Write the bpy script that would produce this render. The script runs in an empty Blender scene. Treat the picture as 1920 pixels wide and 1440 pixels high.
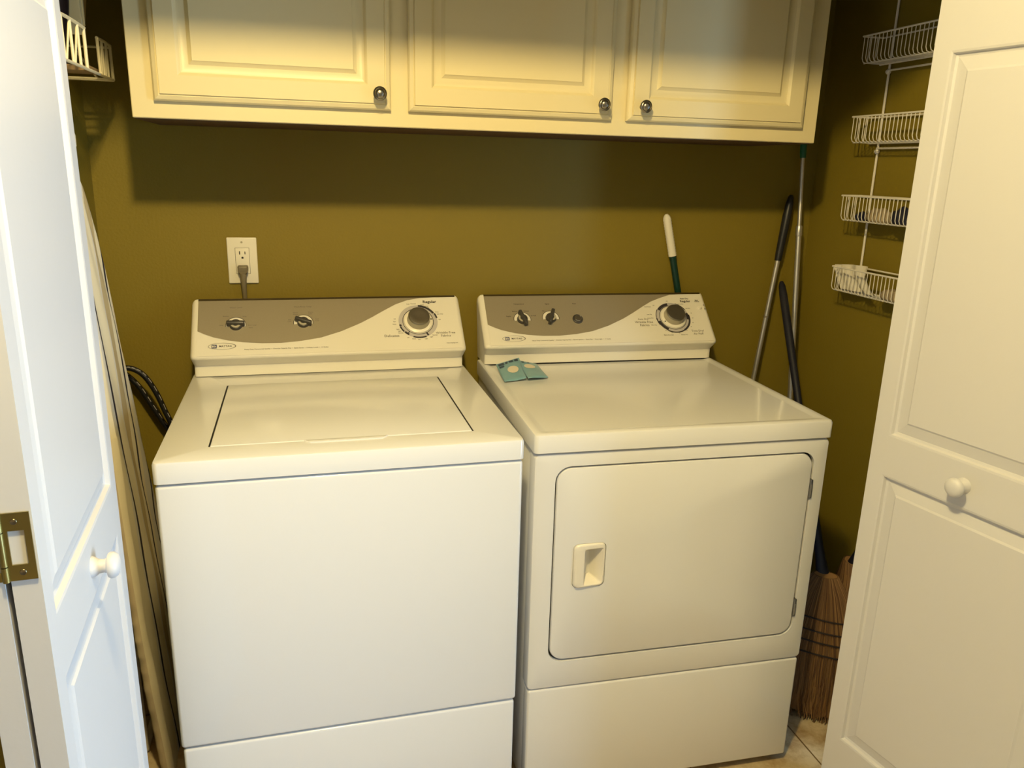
import bpy, bmesh, math, random
from mathutils import Vector, Matrix
random.seed(7)
S = bpy.context.scene
COL = S.collection

# ------------------------------------------------------------------ camera
cd = bpy.data.cameras.new('camera'); cam = bpy.data.objects.new('camera', cd); COL.objects.link(cam)
R_ = Vector((0.9676752, -0.2508743, 0.0258223)); U_ = Vector((0.0428871, 0.2645876, 0.9634075)); F_ = Vector((0.2485265, 0.9311581, -0.2667941))
M = Matrix(((R_.x, U_.x, -F_.x, .39505), (R_.y, U_.y, -F_.y, -2.16835), (R_.z, U_.z, -F_.z, 1.43439), (0, 0, 0, 1)))
cam.matrix_world = M
cd.sensor_width = 36; cd.sensor_fit = 'HORIZONTAL'; cd.lens = 27.5575; cd.clip_start = .02
S.camera = cam
S.view_settings.view_transform = 'Standard'; S.view_settings.look = 'None'
S.view_settings.gamma = 1; S.view_settings.use_curve_mapping = False
S.view_settings.exposure = 0.06

# ------------------------------------------------------------------ world + lights
w = bpy.data.worlds.new('world'); S.world = w; w.use_nodes = True
w.node_tree.nodes['Background'].inputs[0].default_value = (.62, .78, 1, 1)
w.node_tree.nodes['Background'].inputs[1].default_value = .2
LAMP = Vector((.40, -1.72, 2.34))
ld = bpy.data.lights.new('ceiling_bulb_light', 'POINT'); ld.energy = 98; ld.color = (1, .775, .345); ld.shadow_soft_size = .05
lo = bpy.data.objects.new('ceiling_bulb_light', ld); COL.objects.link(lo); lo.location = LAMP
dl = bpy.data.lights.new('window_daylight', 'AREA'); dl.shape = 'RECTANGLE'; dl.size = 1.5; dl.size_y = .95; dl.energy = 80; dl.color = (.49, .73, 1)
do = bpy.data.objects.new('window_daylight', dl); COL.objects.link(do)
do.location = (2.78, -2.12, .90); do.rotation_euler = (0, math.radians(90), 0)

# ------------------------------------------------------------------ materials
def mat(name, color, rough=.5, metal=0, bump=None, spec=None, coat=0, emit=None, noise=None):
    m = bpy.data.materials.new(name); m.use_nodes = True
    nt = m.node_tree; b = nt.nodes['Principled BSDF']
    b.inputs['Base Color'].default_value = (*color, 1); b.inputs['Roughness'].default_value = rough
    b.inputs['Metallic'].default_value = metal
    if spec is not None: b.inputs['Specular IOR Level'].default_value = spec
    if coat: b.inputs['Coat Weight'].default_value = coat; b.inputs['Coat Roughness'].default_value = .08
    if emit:
        b.inputs['Emission Color'].default_value = (*emit[0], 1); b.inputs['Emission Strength'].default_value = emit[1]
    tc = None
    if bump or noise:
        tc = nt.nodes.new('ShaderNodeTexCoord')
    if bump:
        sc, st = bump
        n = nt.nodes.new('ShaderNodeTexNoise'); n.inputs['Scale'].default_value = sc; n.inputs['Detail'].default_value = 3
        nt.links.new(tc.outputs['Object'], n.inputs['Vector'])
        bp = nt.nodes.new('ShaderNodeBump'); bp.inputs['Strength'].default_value = st; bp.inputs['Distance'].default_value = .002
        nt.links.new(n.outputs['Fac'], bp.inputs['Height']); nt.links.new(bp.outputs['Normal'], b.inputs['Normal'])
    if noise:
        sc, c2 = noise
        n = nt.nodes.new('ShaderNodeTexNoise'); n.inputs['Scale'].default_value = sc; n.inputs['Detail'].default_value = 4
        nt.links.new(tc.outputs['Object'], n.inputs['Vector'])
        mx = nt.nodes.new('ShaderNodeMix'); mx.data_type = 'RGBA'
        mx.inputs[6].default_value = (*color, 1); mx.inputs[7].default_value = (*c2, 1)
        nt.links.new(n.outputs['Fac'], mx.inputs[0]); nt.links.new(mx.outputs[2], b.inputs['Base Color'])
    return m
KH = (.200, .148, .008)
M_wall = mat('khaki_wall_paint', KH, .6, bump=(160, .35), noise=(3, (.215, .159, .011)))
M_ceil = mat('ceiling_paint', (.42, .40, .36), .8, bump=(90, .4))
M_room = mat('taupe_room_paint', (.20, .18, .14), .8, bump=(90, .4))
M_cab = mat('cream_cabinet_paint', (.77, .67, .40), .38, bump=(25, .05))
M_door = mat('white_door_paint', (.64, .64, .655), .42, bump=(60, .12))
M_app = mat('white_enamel', (.77, .775, .78), .17, bump=(300, .03), coat=.3)
M_plast = mat('white_console_plastic', (.80, .76, .66), .32)
M_panelw = mat('console_overlay_white', (.80, .76, .66), .3)
M_panelm = mat('console_overlay_bronze', (.36, .31, .22), .36, metal=.35, noise=(400, (.40, .35, .25)))
M_edge = mat('dark_edge_reflection', (.05, .035, .012), .4)
M_ink = mat('dark_ink', (.03, .025, .03), .6)
M_inkg = mat('grey_ink', (.20, .18, .15), .6)
M_blue = mat('logo_blue_ink', (.02, .03, .12), .5)
M_silver = mat('silver_ink', (.50, .47, .46), .45)
M_knob = mat('charcoal_knob_plastic', (.055, .05, .045), .28)
M_knobm = mat('dark_metallic_knob_face', (.30, .27, .21), .32, metal=.85)
M_skirt = mat('knob_skirt_grey', (.42, .38, .28), .35)
M_black = mat('black_gap_rubber', (.01, .01, .01), .7)
M_nickel = mat('antique_nickel', (.30, .27, .22), .28, metal=1)
M_brass = mat('antique_brass', (.42, .36, .15), .28, metal=1)
M_hs = mat('hinge_steel', (.30, .30, .30), .35, metal=1)
M_wire = mat('white_coated_wire', (.78, .74, .66), .35)
M_wirec = mat('cream_coated_wire', (.88, .80, .56), .35)
M_alu = mat('satin_aluminium_tube', (.66, .64, .60), .34, metal=.85)
M_grip = mat('black_rubber_grip', (.012, .012, .014), .4)
M_navy = mat('navy_handle_paint', (.01, .012, .04), .4)
M_green = mat('dark_green_pole_paint', (.004, .035, .025), .3)
M_greent = mat('green_plastic_tip', (.01, .12, .05), .4)
M_whiteg = mat('white_ribbed_grip', (.80, .76, .66), .5)
M_outlet = mat('white_outlet_plastic', (.80, .76, .66), .3)
M_cord = mat('grey_brown_cord', (.17, .14, .08), .45)
M_hose = mat('black_braided_hose', (.012, .012, .014), .25, bump=(500, .4))
M_pack = mat('teal_blue_film', (.17, .36, .44), .3, noise=(40, (.26, .46, .52)))
M_packw = mat('cream_window_print', (.80, .72, .58), .35)
M_packd = mat('navy_print', (.03, .06, .11), .4)
M_iron = mat('dark_plum_plastic', (.012, .007, .012), .3)
M_sole = mat('tan_metal_sole', (.80, .62, .30), .45)
M_paper = mat('white_paper', (.72, .68, .58), .7)
M_tan = mat('tan_cloth', (.40, .32, .20), .9)
M_darkcloth = mat('dark_navy_cloth', (.015, .015, .035), .9)
M_wood = mat('brown_wood_block', (.32, .20, .08), .6)
M_woodd = mat('dark_stained_wood', (.06, .03, .010), .6, noise=(12, (.10, .05, .018)))
M_twine = mat('dark_broom_twine', (.02, .012, .008), .8)
M_broomh = mat('black_broom_handle', (.006, .007, .018), .55)
M_lampm = mat('white_lamp_metal', (.75, .73, .70), .4)
M_winf = mat('white_window_frame', (.8, .8, .8), .4)

def straw_mat():
    m = bpy.data.materials.new('broom_straw'); m.use_nodes = True; nt = m.node_tree; b = nt.nodes['Principled BSDF']
    b.inputs['Roughness'].default_value = .75
    a = nt.nodes.new('ShaderNodeObjectInfo'); g = nt.nodes.new('ShaderNodeNewGeometry')
    r = nt.nodes.new('ShaderNodeValToRGB'); r.color_ramp.elements[0].color = (.08, .035, .015, 1); r.color_ramp.elements[1].color = (.34, .19, .07, 1)
    nt.links.new(g.outputs['Random Per Island'], r.inputs[0]); nt.links.new(r.outputs[0], b.inputs['Base Color'])
    return m
M_straw = straw_mat()

def floor_mat():
    m = bpy.data.materials.new('beige_floor_tile'); m.use_nodes = True; nt = m.node_tree; b = nt.nodes['Principled BSDF']
    b.inputs['Roughness'].default_value = .42
    tc = nt.nodes.new('ShaderNodeTexCoord'); mp = nt.nodes.new('ShaderNodeMapping')
    mp.inputs['Rotation'].default_value = (0, 0, 0); mp.inputs['Location'].default_value = (-1.602, .54, 0)
    br = nt.nodes.new('ShaderNodeTexBrick'); br.offset = 0; br.inputs['Scale'].default_value = 1
    br.inputs['Brick Width'].default_value = .33; br.inputs['Row Height'].default_value = .33; br.inputs['Mortar Size'].default_value = .0022
    br.inputs['Color1'].default_value = (1, 1, 1, 1); br.inputs['Color2'].default_value = (.93, .93, .93, 1); br.inputs['Mortar'].default_value = (.30, .22, .12, 1)
    n = nt.nodes.new('ShaderNodeTexNoise'); n.inputs['Scale'].default_value = 14; n.inputs['Detail'].default_value = 8; n.inputs['Roughness'].default_value = .7
    r = nt.nodes.new('ShaderNodeValToRGB'); r.color_ramp.elements[0].position = .35; r.color_ramp.elements[0].color = (.36, .24, .11, 1)
    r.color_ramp.elements[1].position = .6; r.color_ramp.elements[1].color = (.62, .50, .30, 1)
    mx = nt.nodes.new('ShaderNodeMix'); mx.data_type = 'RGBA'; mx.blend_type = 'MULTIPLY'; mx.inputs[0].default_value = 1
    L = nt.links.new
    L(tc.outputs['Object'], mp.inputs[0]); L(mp.outputs[0], br.inputs['Vector']); L(tc.outputs['Object'], n.inputs['Vector'])
    L(n.outputs['Fac'], r.inputs[0]); L(r.outputs[0], mx.inputs[6]); L(br.outputs['Color'], mx.inputs[7]); L(mx.outputs[2], b.inputs['Base Color'])
    return m
M_floor = floor_mat()

def stripe_mat():
    """woven cover: stripes printed along the board, laid out on the UV map (u across, v along)"""
    m = bpy.data.materials.new('striped_cotton_cover'); m.use_nodes = True; nt = m.node_tree; b = nt.nodes['Principled BSDF']
    b.inputs['Roughness'].default_value = .9
    uv = nt.nodes.new('ShaderNodeUVMap'); uv.uv_map = 'UVMap'; sp = nt.nodes.new('ShaderNodeSeparateXYZ')
    r = nt.nodes.new('ShaderNodeValToRGB'); r.color_ramp.interpolation = 'CONSTANT'
    A = (.80, .72, .52, 1); B = (.50, .40, .22, 1); K = (.012, .008, .02, 1); G = (.70, .66, .58, 1)
    def u(x): return (x + .25) / .5
    stops = [(-.25, A), (-.062, G), (-.048, K), (-.036, A), (.012, G), (.020, B), (.050, A), (.071, K), (.081, A), (.100, G), (.137, K), (.147, G), (.155, A), (.20, K), (.206, A)]
    els = r.color_ramp.elements
    els[0].position = 0; els[0].color = A
    els[1].position = u(stops[1][0]); els[1].color = stops[1][1]
    for x, c in stops[2:]:
        e = els.new(u(x)); e.color = c
    L = nt.links.new
    L(uv.outputs[0], sp.inputs[0]); L(sp.outputs['X'], r.inputs[0]); L(r.outputs[0], b.inputs['Base Color'])
    n = nt.nodes.new('ShaderNodeTexNoise'); n.inputs['Scale'].default_value = 500
    bp = nt.nodes.new('ShaderNodeBump'); bp.inputs['Strength'].default_value = .3; bp.inputs['Distance'].default_value = .001
    L(n.outputs['Fac'], bp.inputs['Height']); L(bp.outputs['Normal'], b.inputs['Normal'])
    return m
M_stripe = stripe_mat()
M_hem = mat('tan_gathered_hem', (.60, .50, .34), .9)

# ------------------------------------------------------------------ mesh helpers
class MB:
    def __init__(s): s.bm = bmesh.new()
    def face(s, pts):
        try: return s.bm.faces.new([s.bm.verts.new(p) for p in pts])
        except ValueError: return None
    def box(s, x0, x1, y0, y1, z0, z1, r=0, seg=3, fn=None):
        t = bmesh.new(); bmesh.ops.create_cube(t, size=1)
        for v in t.verts:
            v.co = Vector(((x0 + x1) / 2 + v.co.x * (x1 - x0), (y0 + y1) / 2 + v.co.y * (y1 - y0), (z0 + z1) / 2 + v.co.z * (z1 - z0)))
        if r: bmesh.ops.bevel(t, geom=list(t.edges), offset=r, segments=seg, profile=.5, affect='EDGES')
        s.merge(t, fn)
    def merge(s, t, fn=None):
        mp = {}
        for v in t.verts: mp[v] = s.bm.verts.new(fn(v.co) if fn else v.co)
        for f in t.faces:
            try: s.bm.faces.new([mp[v] for v in f.verts])
            except ValueError: pass
        t.free()
    def prism(s, poly, h0, h1, fn, r=0, seg=3):
        """poly in (a,b), extruded h0..h1; fn(a,b,h)->xyz; r bevels the h1 rim"""
        t = bmesh.new()
        A = [t.verts.new((a, b, h0)) for a, b in poly]; B = [t.verts.new((a, b, h1)) for a, b in poly]
        t.faces.new(A[::-1]); top = t.faces.new(B); n = len(poly)
        for i in range(n): t.faces.new((A[i], A[(i + 1) % n], B[(i + 1) % n], B[i]))
        if r: bmesh.ops.bevel(t, geom=list(top.edges), offset=r, segments=seg, profile=.5, affect='EDGES')
        s.merge(t, lambda c: Vector(fn(c.x, c.y, c.z)))
    def tube(s, pts, r, n=8, caps=True, rad=None):
        pts = [Vector(p) for p in pts]; rings = []
        up = None
        for i, p in enumerate(pts):
            d = (pts[min(i + 1, len(pts) - 1)] - pts[max(i - 1, 0)])
            if d.length < 1e-9: d = Vector((0, 0, 1))
            d.normalize()
            if up is None:
                up = Vector((0, 0, 1)) if abs(d.z) < .9 else Vector((1, 0, 0))
            a = up - d * up.dot(d); a.normalize(); up = a; b = d.cross(a)
            rr = rad[i] if rad else r
            rings.append([s.bm.verts.new(p + (a * math.cos(2 * math.pi * k / n) + b * math.sin(2 * math.pi * k / n)) * rr) for k in range(n)])
        for i in range(len(rings) - 1):
            for k in range(n):
                s.bm.faces.new((rings[i][k], rings[i][(k + 1) % n], rings[i + 1][(k + 1) % n], rings[i + 1][k]))
        if caps: s.bm.faces.new(rings[0][::-1]); s.bm.faces.new(rings[-1])
    def lathe(s, prof, origin, axis, n=32, a0=None):
        """prof [(r,h)] spun about axis through origin"""
        ax = Vector(axis).normalized(); o = Vector(origin)
        a = Vector((1, 0, 0)) if abs(ax.x) < .9 else Vector((0, 0, 1))
        a = (a - ax * a.dot(ax)).normalized(); b = ax.cross(a)
        rings = []
        for r, h in prof:
            if r < 1e-6: rings.append([s.bm.verts.new(o + ax * h)])
            else: rings.append([s.bm.verts.new(o + ax * h + (a * math.cos(2 * math.pi * k / n) + b * math.sin(2 * math.pi * k / n)) * r) for k in range(n)])
        for i in range(len(rings) - 1):
            A, B = rings[i], rings[i + 1]
            for k in range(n):
                if len(A) == 1 and len(B) == 1: break
                if len(A) == 1: s.bm.faces.new((A[0], B[(k + 1) % n], B[k]))
                elif len(B) == 1: s.bm.faces.new((A[k], A[(k + 1) % n], B[0]))
                else: s.bm.faces.new((A[k], A[(k + 1) % n], B[(k + 1) % n], B[k]))
        if len(rings[0]) > 1: s.bm.faces.new(rings[0][::-1])
        if len(rings[-1]) > 1: s.bm.faces.new(rings[-1])
    def grid(s, rows, closed=False):
        V = [[s.bm.verts.new(p) for p in row] for row in rows]
        for i in range(len(V) - 1):
            m = len(V[i])
            for k in range(m if closed else m - 1):
                s.bm.faces.new((V[i][k], V[i][(k + 1) % m], V[i + 1][(k + 1) % m], V[i + 1][k]))
        return V
    def build(s, name, m, parent=None, smooth=True, world=False, angle=35, **props):
        bmesh.ops.recalc_face_normals(s.bm, faces=list(s.bm.faces))
        me = bpy.data.meshes.new(name)
        if world and parent is not None:
            s.bm.transform(mw(parent).inverted())
        s.bm.to_mesh(me); s.bm.free()
        ms = m if isinstance(m, (list, tuple)) else [m]
        for q in ms: me.materials.append(q)
        if smooth:
            me.polygons.foreach_set('use_smooth', [True] * len(me.polygons)); me.set_sharp_from_angle(angle=math.radians(angle))
        o = bpy.data.objects.new(name, me); COL.objects.link(o)
        if parent is not None: o.parent = parent
        for k, v in props.items(): o[k] = v
        return o
def mw(o):
    m = Matrix.LocRotScale(o.location, o.rotation_euler, o.scale)
    return mw(o.parent) @ m if o.parent else m
def thing(name, label, cat, loc=(0, 0, 0), rz=0, group=None):
    o = bpy.data.objects.new(name, None); COL.objects.link(o); o.location = loc; o.rotation_euler = (0, 0, rz)
    o.empty_display_size = .05; o['label'] = label; o['category'] = cat
    if group: o['group'] = group
    return o
def tag(o, label, cat, group=None):
    o['label'] = label; o['category'] = cat
    if group: o['group'] = group
    return o
def roundpoly(P, rad, seg=6):
    out = []; n = len(P)
    for i in range(n):
        p = Vector(P[i]); a = Vector(P[i - 1]) - p; b = Vector(P[(i + 1) % n]) - p
        r = rad[i] if isinstance(rad, (list, tuple)) else rad
        if r <= 0: out.append(tuple(p)); continue
        a.normalize(); b.normalize(); ang = a.angle(b); t = r / math.tan(ang / 2)
        A = p + a * t; B = p + b * t; c = p + (a + b).normalized() * (r / math.sin(ang / 2))
        va = A - c; vb = B - c; th = va.angle_signed(vb) if True else 0
        for k in range(seg + 1):
            f = k / seg; an = -th * f
            out.append((c.x + va.x * math.cos(an) - va.y * math.sin(an), c.y + va.x * math.sin(an) + va.y * math.cos(an)))
    return out
def rrect(a0, a1, b0, b1, r, seg=6): return roundpoly([(a0, b0), (a1, b0), (a1, b1), (a0, b1)], r, seg)
def text_mesh(items, fn, name, m, parent, thick=.0002, bold=.00008, **props):
    """items: (string, u, v, height, align) laid on the surface fn(u,v,h)"""
    mb = MB()
    for s_, u, v, h, al in items:
        c = bpy.data.curves.new('t', 'FONT'); c.body = s_; c.size = h * 1.4; c.align_x = al; c.align_y = 'CENTER'; c.resolution_u = 2; c.offset = bold
        o = bpy.data.objects.new('t', c); COL.objects.link(o)
        dg = bpy.context.evaluated_depsgraph_get(); me = bpy.data.meshes.new_from_object(o.evaluated_get(dg))
        t = bmesh.new(); t.from_mesh(me)
        mb.merge(t, lambda q: Vector(fn(u + q.x, v + q.y, thick)))
        bpy.data.objects.remove(o); bpy.data.curves.remove(c); bpy.data.meshes.remove(me)
    return mb.build(name, m, parent, smooth=False, **props)

# ------------------------------------------------------------------ the room
LX, RX = -.0994, 1.9145            # closet side walls
OX0, OX1, HZ = -.03, 1.80, 1.962    # opening
FY0, FY1 = -.94, -.82              # partition wall with the opening
RX0, RX1, RY = -1.3, 2.75, -3.5    # room beyond
CZ = 2.44
def struct(name, mb, m, **k):
    o = mb.build(name, m, smooth=False, **k); o['kind'] = 'structure'; return o
b = MB(); b.box(RX0 - .1, RX1 + .1, RY - .1, .1, -.1, 0); struct('floor', b, M_floor)
b = MB(); b.box(RX0 - .1, RX1 + .1, RY - .1, .1, CZ, CZ + .1); struct('ceiling', b, M_ceil)
b = MB(); b.box(LX, RX, 0, .1, 0, CZ); struct('wall_back', b, M_wall)
b = MB(); b.box(LX - .1, LX, FY1, .1, 0, CZ); struct('wall_left', b, M_wall)
b = MB(); b.box(RX, RX + .1, FY1, .1, 0, CZ); struct('wall_right', b, M_wall)
b = MB(); b.box(RX0, OX0, FY0, FY1, 0, CZ); b.box(OX1, RX1, FY0, FY1, 0, CZ); b.box(OX0, OX1, FY0, FY1, HZ, CZ); struct('wall_front', b, M_wall)
b = MB(); b.box(RX0 - .1, RX1 + .1, RY - .1, RY, 0, CZ); struct('wall_near', b, M_room)
b = MB(); b.box(RX0 - .1, RX0, RY, FY0, 0, CZ); struct('wall_far_left', b, M_room)
b = MB(); b.box(RX1, RX1 + .1, RY, -2.68, 0, CZ); b.box(RX1, RX1 + .1, -1.52, FY0, 0, CZ)
b.box(RX1, RX1 + .1, -2.68, -1.52, 0, .15); b.box(RX1, RX1 + .1, -2.68, -1.52, 1.75, CZ); struct('wall_far_right', b, M_room)
b = MB()
for y0, y1 in ((-2.68, -2.64), (-1.56, -1.52)): b.box(RX1 + .06, RX1 + .1, y0, y1, .15, 1.75)
for z0, z1 in ((.15, .19), (1.71, 1.75)): b.box(RX1 + .06, RX1 + .1, -2.64, -1.56, z0, z1)
struct('window_1', b, M_winf)

# ceiling lamp of the room (behind and above the viewer)
t = thing('ceiling_lamp', 'small round white ceiling lamp in front of the closet', 'lamp', (LAMP.x, LAMP.y, CZ))
b = MB(); b.lathe([(.06, 0), (.058, -.012), (.02, -.02), (.02, -.045), (0, -.045)], (0, 0, 0), (0, 0, 1)); b.build('lamp_base', M_lampm, t)

# ------------------------------------------------------------------ bifold doors
def leaf(parent, name, W_, Hh, T, x_off, flip, both=True):
    """door leaf in local frame: s along +x, face normal -y at y=0, thickness to +y. Three raised panels."""
    mb = MB(); st = .035
    zs = [(.200, .840), (.922, 1.640), (1.740, Hh - .06)]
    prof = [(0, 0), (.004, -.001), (.006, -.0075), (.011, -.009), (.033, -.0045), (.037, -.002), (.039, -.002)]
    def side(sign, y0):
        f = lambda a, z, h: (a, y0 - sign * h, z)
        q = lambda a0, a1, z0, z1: mb.face([f(a0, z0, 0), f(a1, z0, 0), f(a1, z1, 0), f(a0, z1, 0)])
        q(0, st, 0, Hh); q(W_ - st, W_, 0, Hh)
        zz = [0] + [v for p in zs for v in p] + [Hh]
        for k in range(0, len(zz), 2): q(st, W_ - st, zz[k], zz[k + 1])
        for z0, z1 in zs:
            prev = None
            for ins, h in prof:
                ring = [f(st + ins, z0 + ins, h), f(W_ - st - ins, z0 + ins, h), f(W_ - st - ins, z1 - ins, h), f(st + ins, z1 - ins, h)]
                if prev:
                    for k in range(4): mb.face([prev[k], prev[(k + 1) % 4], ring[(k + 1) % 4], ring[k]])
                prev = ring
            mb.face(prev)
    side(1, 0); side(-1, T)
    mb.face([(0, 0, 0), (0, T, 0), (0, T, Hh), (0, 0, Hh)]); mb.face([(W_, 0, 0), (W_, T, 0), (W_, T, Hh), (W_, 0, Hh)])
    mb.face([(0, 0, 0), (W_, 0, 0), (W_, T, 0), (0, T, 0)]); mb.face([(0, 0, Hh), (W_, 0, Hh), (W_, T, Hh), (0, T, Hh)])
    bmesh.ops.remove_doubles(mb.bm, verts=list(mb.bm.verts), dist=1e-5)
    return mb
def frame_fn(ox, oy, dx, dy, nx, ny):
    def fn(c): return Vector((ox + dx * c.x - nx * c.y, oy + dy * c.x - ny * c.y, c.z + .012))
    return fn
def put_leaf(parent, name, ox, oy, ang_dir, n, **k):
    """ox,oy start corner; ang_dir unit vector along the leaf; n unit normal of the panelled face"""
    mb = leaf(parent, name, .452, 1.935, .028, 0, False)
    fn = frame_fn(ox, oy, ang_dir[0], ang_dir[1], n[0], n[1])
    for v in mb.bm.verts: v.co = fn(v.co)
    return mb.build(name, M_door, parent, world=True, smooth=False, **k)
def knob_white(parent, ox, oy, dirv, n, s, z):
    p = Vector((ox + dirv[0] * s, oy + dirv[1] * s, z)); mb = MB()
    mb.lathe([(.0150, 0), (.0140, .003), (.0100, .009), (.0092, .015), (.0105, .0185), (.0165, .0205), (.0182, .0235), (.0178, .028), (.0145, .0325), (.0080, .0350), (0, .0356)], p, (n[0], n[1], 0), 40)
    return mb.build('door_knob', M_door, parent, world=True, label='round white wooden knob')
def norm2(x, y):
    l = math.hypot(x, y); return (x / l, y / l)
# left pair: the lead leaf shows its face, both leaves show their near edges
tl = thing('bifold_door', 'white panelled bifold door folded open at the left, with brass hinge and round knob', 'door', (.05, -.87, 0))
dL = norm2(.057, -1); nL = norm2(1, .057)
leadL = put_leaf(tl, 'lead_leaf', .0825, -.868, dL, nL)
pivL = put_leaf(tl, 'pivot_leaf', .0825 - nL[0] * .034, -.868 - nL[1] * .034, dL, (nL[0], nL[1]))
knob_white(tl, .0825, -.868, dL, nL, .226, .893)
# hinges on the leaf edges
def hinge(parent, zc):
    e = Vector((.0825 + dL[0] * .4525 - nL[0] * .031, -.868 + dL[1] * .4525 - nL[1] * .031, 0))   # middle of the gap at the near edge
    ex = Vector((nL[0], nL[1], 0)); ey = Vector((dL[0], dL[1], 0))
    H = .0385
    def f(a, z, h): return e + ex * a + ey * h + Vector((0, 0, zc + z))
    mb = MB(); T = .0018
    # outer leaf: a frame with a window
    def plate(a0, a1, z0, z1): mb.prism([(a0, z0), (a1, z0), (a1, z1), (a0, z1)], 0, T, f)
    plate(.003, .029, H - .020, H); plate(.003, .029, -H, -H + .018); plate(.003, .007, -H + .018, H - .020); plate(.0225, .029, -H + .018, H - .020)
    plate(-.029, -.003, H - .010, H); plate(-.029, -.003, -H, -H + .010); plate(-.029, -.003, -H + .018, H - .020)
    o = mb.build('hinge', M_brass, parent, world=True, label='aged brass hinge')
    kb = MB()
    for z0, z1 in ((-H, -H + .017), (-H + .018, H - .021), (H - .020, H)):
        kb.tube([f(0, z0, .0025), f(0, z1, .0025)], .0036, 14)
    kb.build('hinge_barrel', M_brass, o, world=True)
    for a, z in ((.014, H - .010), (.016, -H + .009), (-.018, H - .005)):
        sb = MB(); c = f(a, z, T); sb.lathe([(.0034, 0), (.0030, .0008), (.0012, .0006), (0, .0002)], c, ey, 16)
        sb.build('hinge_screw', M_nickel, o, world=True)
for zc in (1.039, .25, 1.80): hinge(tl, zc)
# right pair: lead leaf faces the opening
tr = thing('bifold_door', 'white panelled bifold door folded open at the right, with round knob', 'door', (1.65, -.87, 0))
dR = norm2(.187, -.982); nR = norm2(-.982, -.187)
put_leaf(tr, 'lead_leaf', 1.5065, -.886, dR, nR)
knob_white(tr, 1.5065, -.886, dR, nR, .205, .893)
ex_ = (1.5065 + dR[0] * .452 - nR[0] * .034, -.886 + dR[1] * .452 - nR[1] * .034)
d2 = norm2(.10, .99); n2 = norm2(-.99, .10)
put_leaf(tr, 'pivot_leaf', ex_[0], ex_[1], d2, n2)

# ------------------------------------------------------------------ wall cabinet
KX0, KX1, KY, KZ, KZ1 = .0632, 1.6738, -.3233, 1.5128, 2.25
tc_ = thing('wall_cabinet', 'cream wall cabinet with three raised panel doors above the washer and dryer', 'cabinet', (KX0, 0, KZ))
b = MB(); b.box(KX0, KX1, KY, -.001, KZ, KZ1, .0015, 1)
# recessed underside rim
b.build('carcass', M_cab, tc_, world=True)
b = MB(); b.box(KX0 + .002, KX1 - .002, KY + .018, -.002, KZ - .0015, KZ + .001); b.build('bottom_panel', M_woodd, tc_, world=True, smooth=False, label='dark brown unpainted bottom panel')
def cab_door(x0, x1, z0, z1, kx, hinge_left):
    mb = MB(); y0 = KY - .001; T = .019
    f = lambda a, z, h: (a, y0 - h, z)
    prof = [(0, 0), (0, T - .010), (.003, T - .006), (.010, T - .003), (.0125, T - .004), (.0135, T), (.050, T), (.0525, T - .0015), (.056, T - .006), (.062, T - .008), (.072, T - .0078), (.078, T - .004), (.080, T - .001), (.0815, T - .001)]
    prev = None
    for ins, h in prof:
        ring = [f(x0 + ins, z0 + ins, h), f(x1 - ins, z0 + ins, h), f(x1 - ins, z1 - ins, h), f(x0 + ins, z1 - ins, h)]
        if prev:
            for k in range(4): mb.face([prev[k], prev[(k + 1) % 4], ring[(k + 1) % 4], ring[k]])
        prev = ring
    mb.face(prev); bmesh.ops.remove_doubles(mb.bm, verts=list(mb.bm.verts), dist=1e-6)
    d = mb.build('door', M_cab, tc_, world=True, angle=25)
    kb = MB(); kb.lathe([(.0075, 0), (.0065, .004), (.0055, .010), (.007, .014), (.0125, .0165), (.0145, .0195), (.0148, .0225), (.0135, .0245), (.0115, .0255), (.0108, .0250), (.0095, .0275), (.0055, .0298), (0, .0305)], (kx, y0 - T, 1.579), (0, -1, 0), 40)
    kb.build('knob', M_nickel, d, world=True, label='round antique nickel knob')
cab_door(.109, .592, 1.547, 2.21, .566, True)
cab_door(.631, 1.110, 1.547, 2.21, 1.080, True)
cab_door(1.149, 1.627, 1.547, 2.21, 1.184, False)

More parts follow.
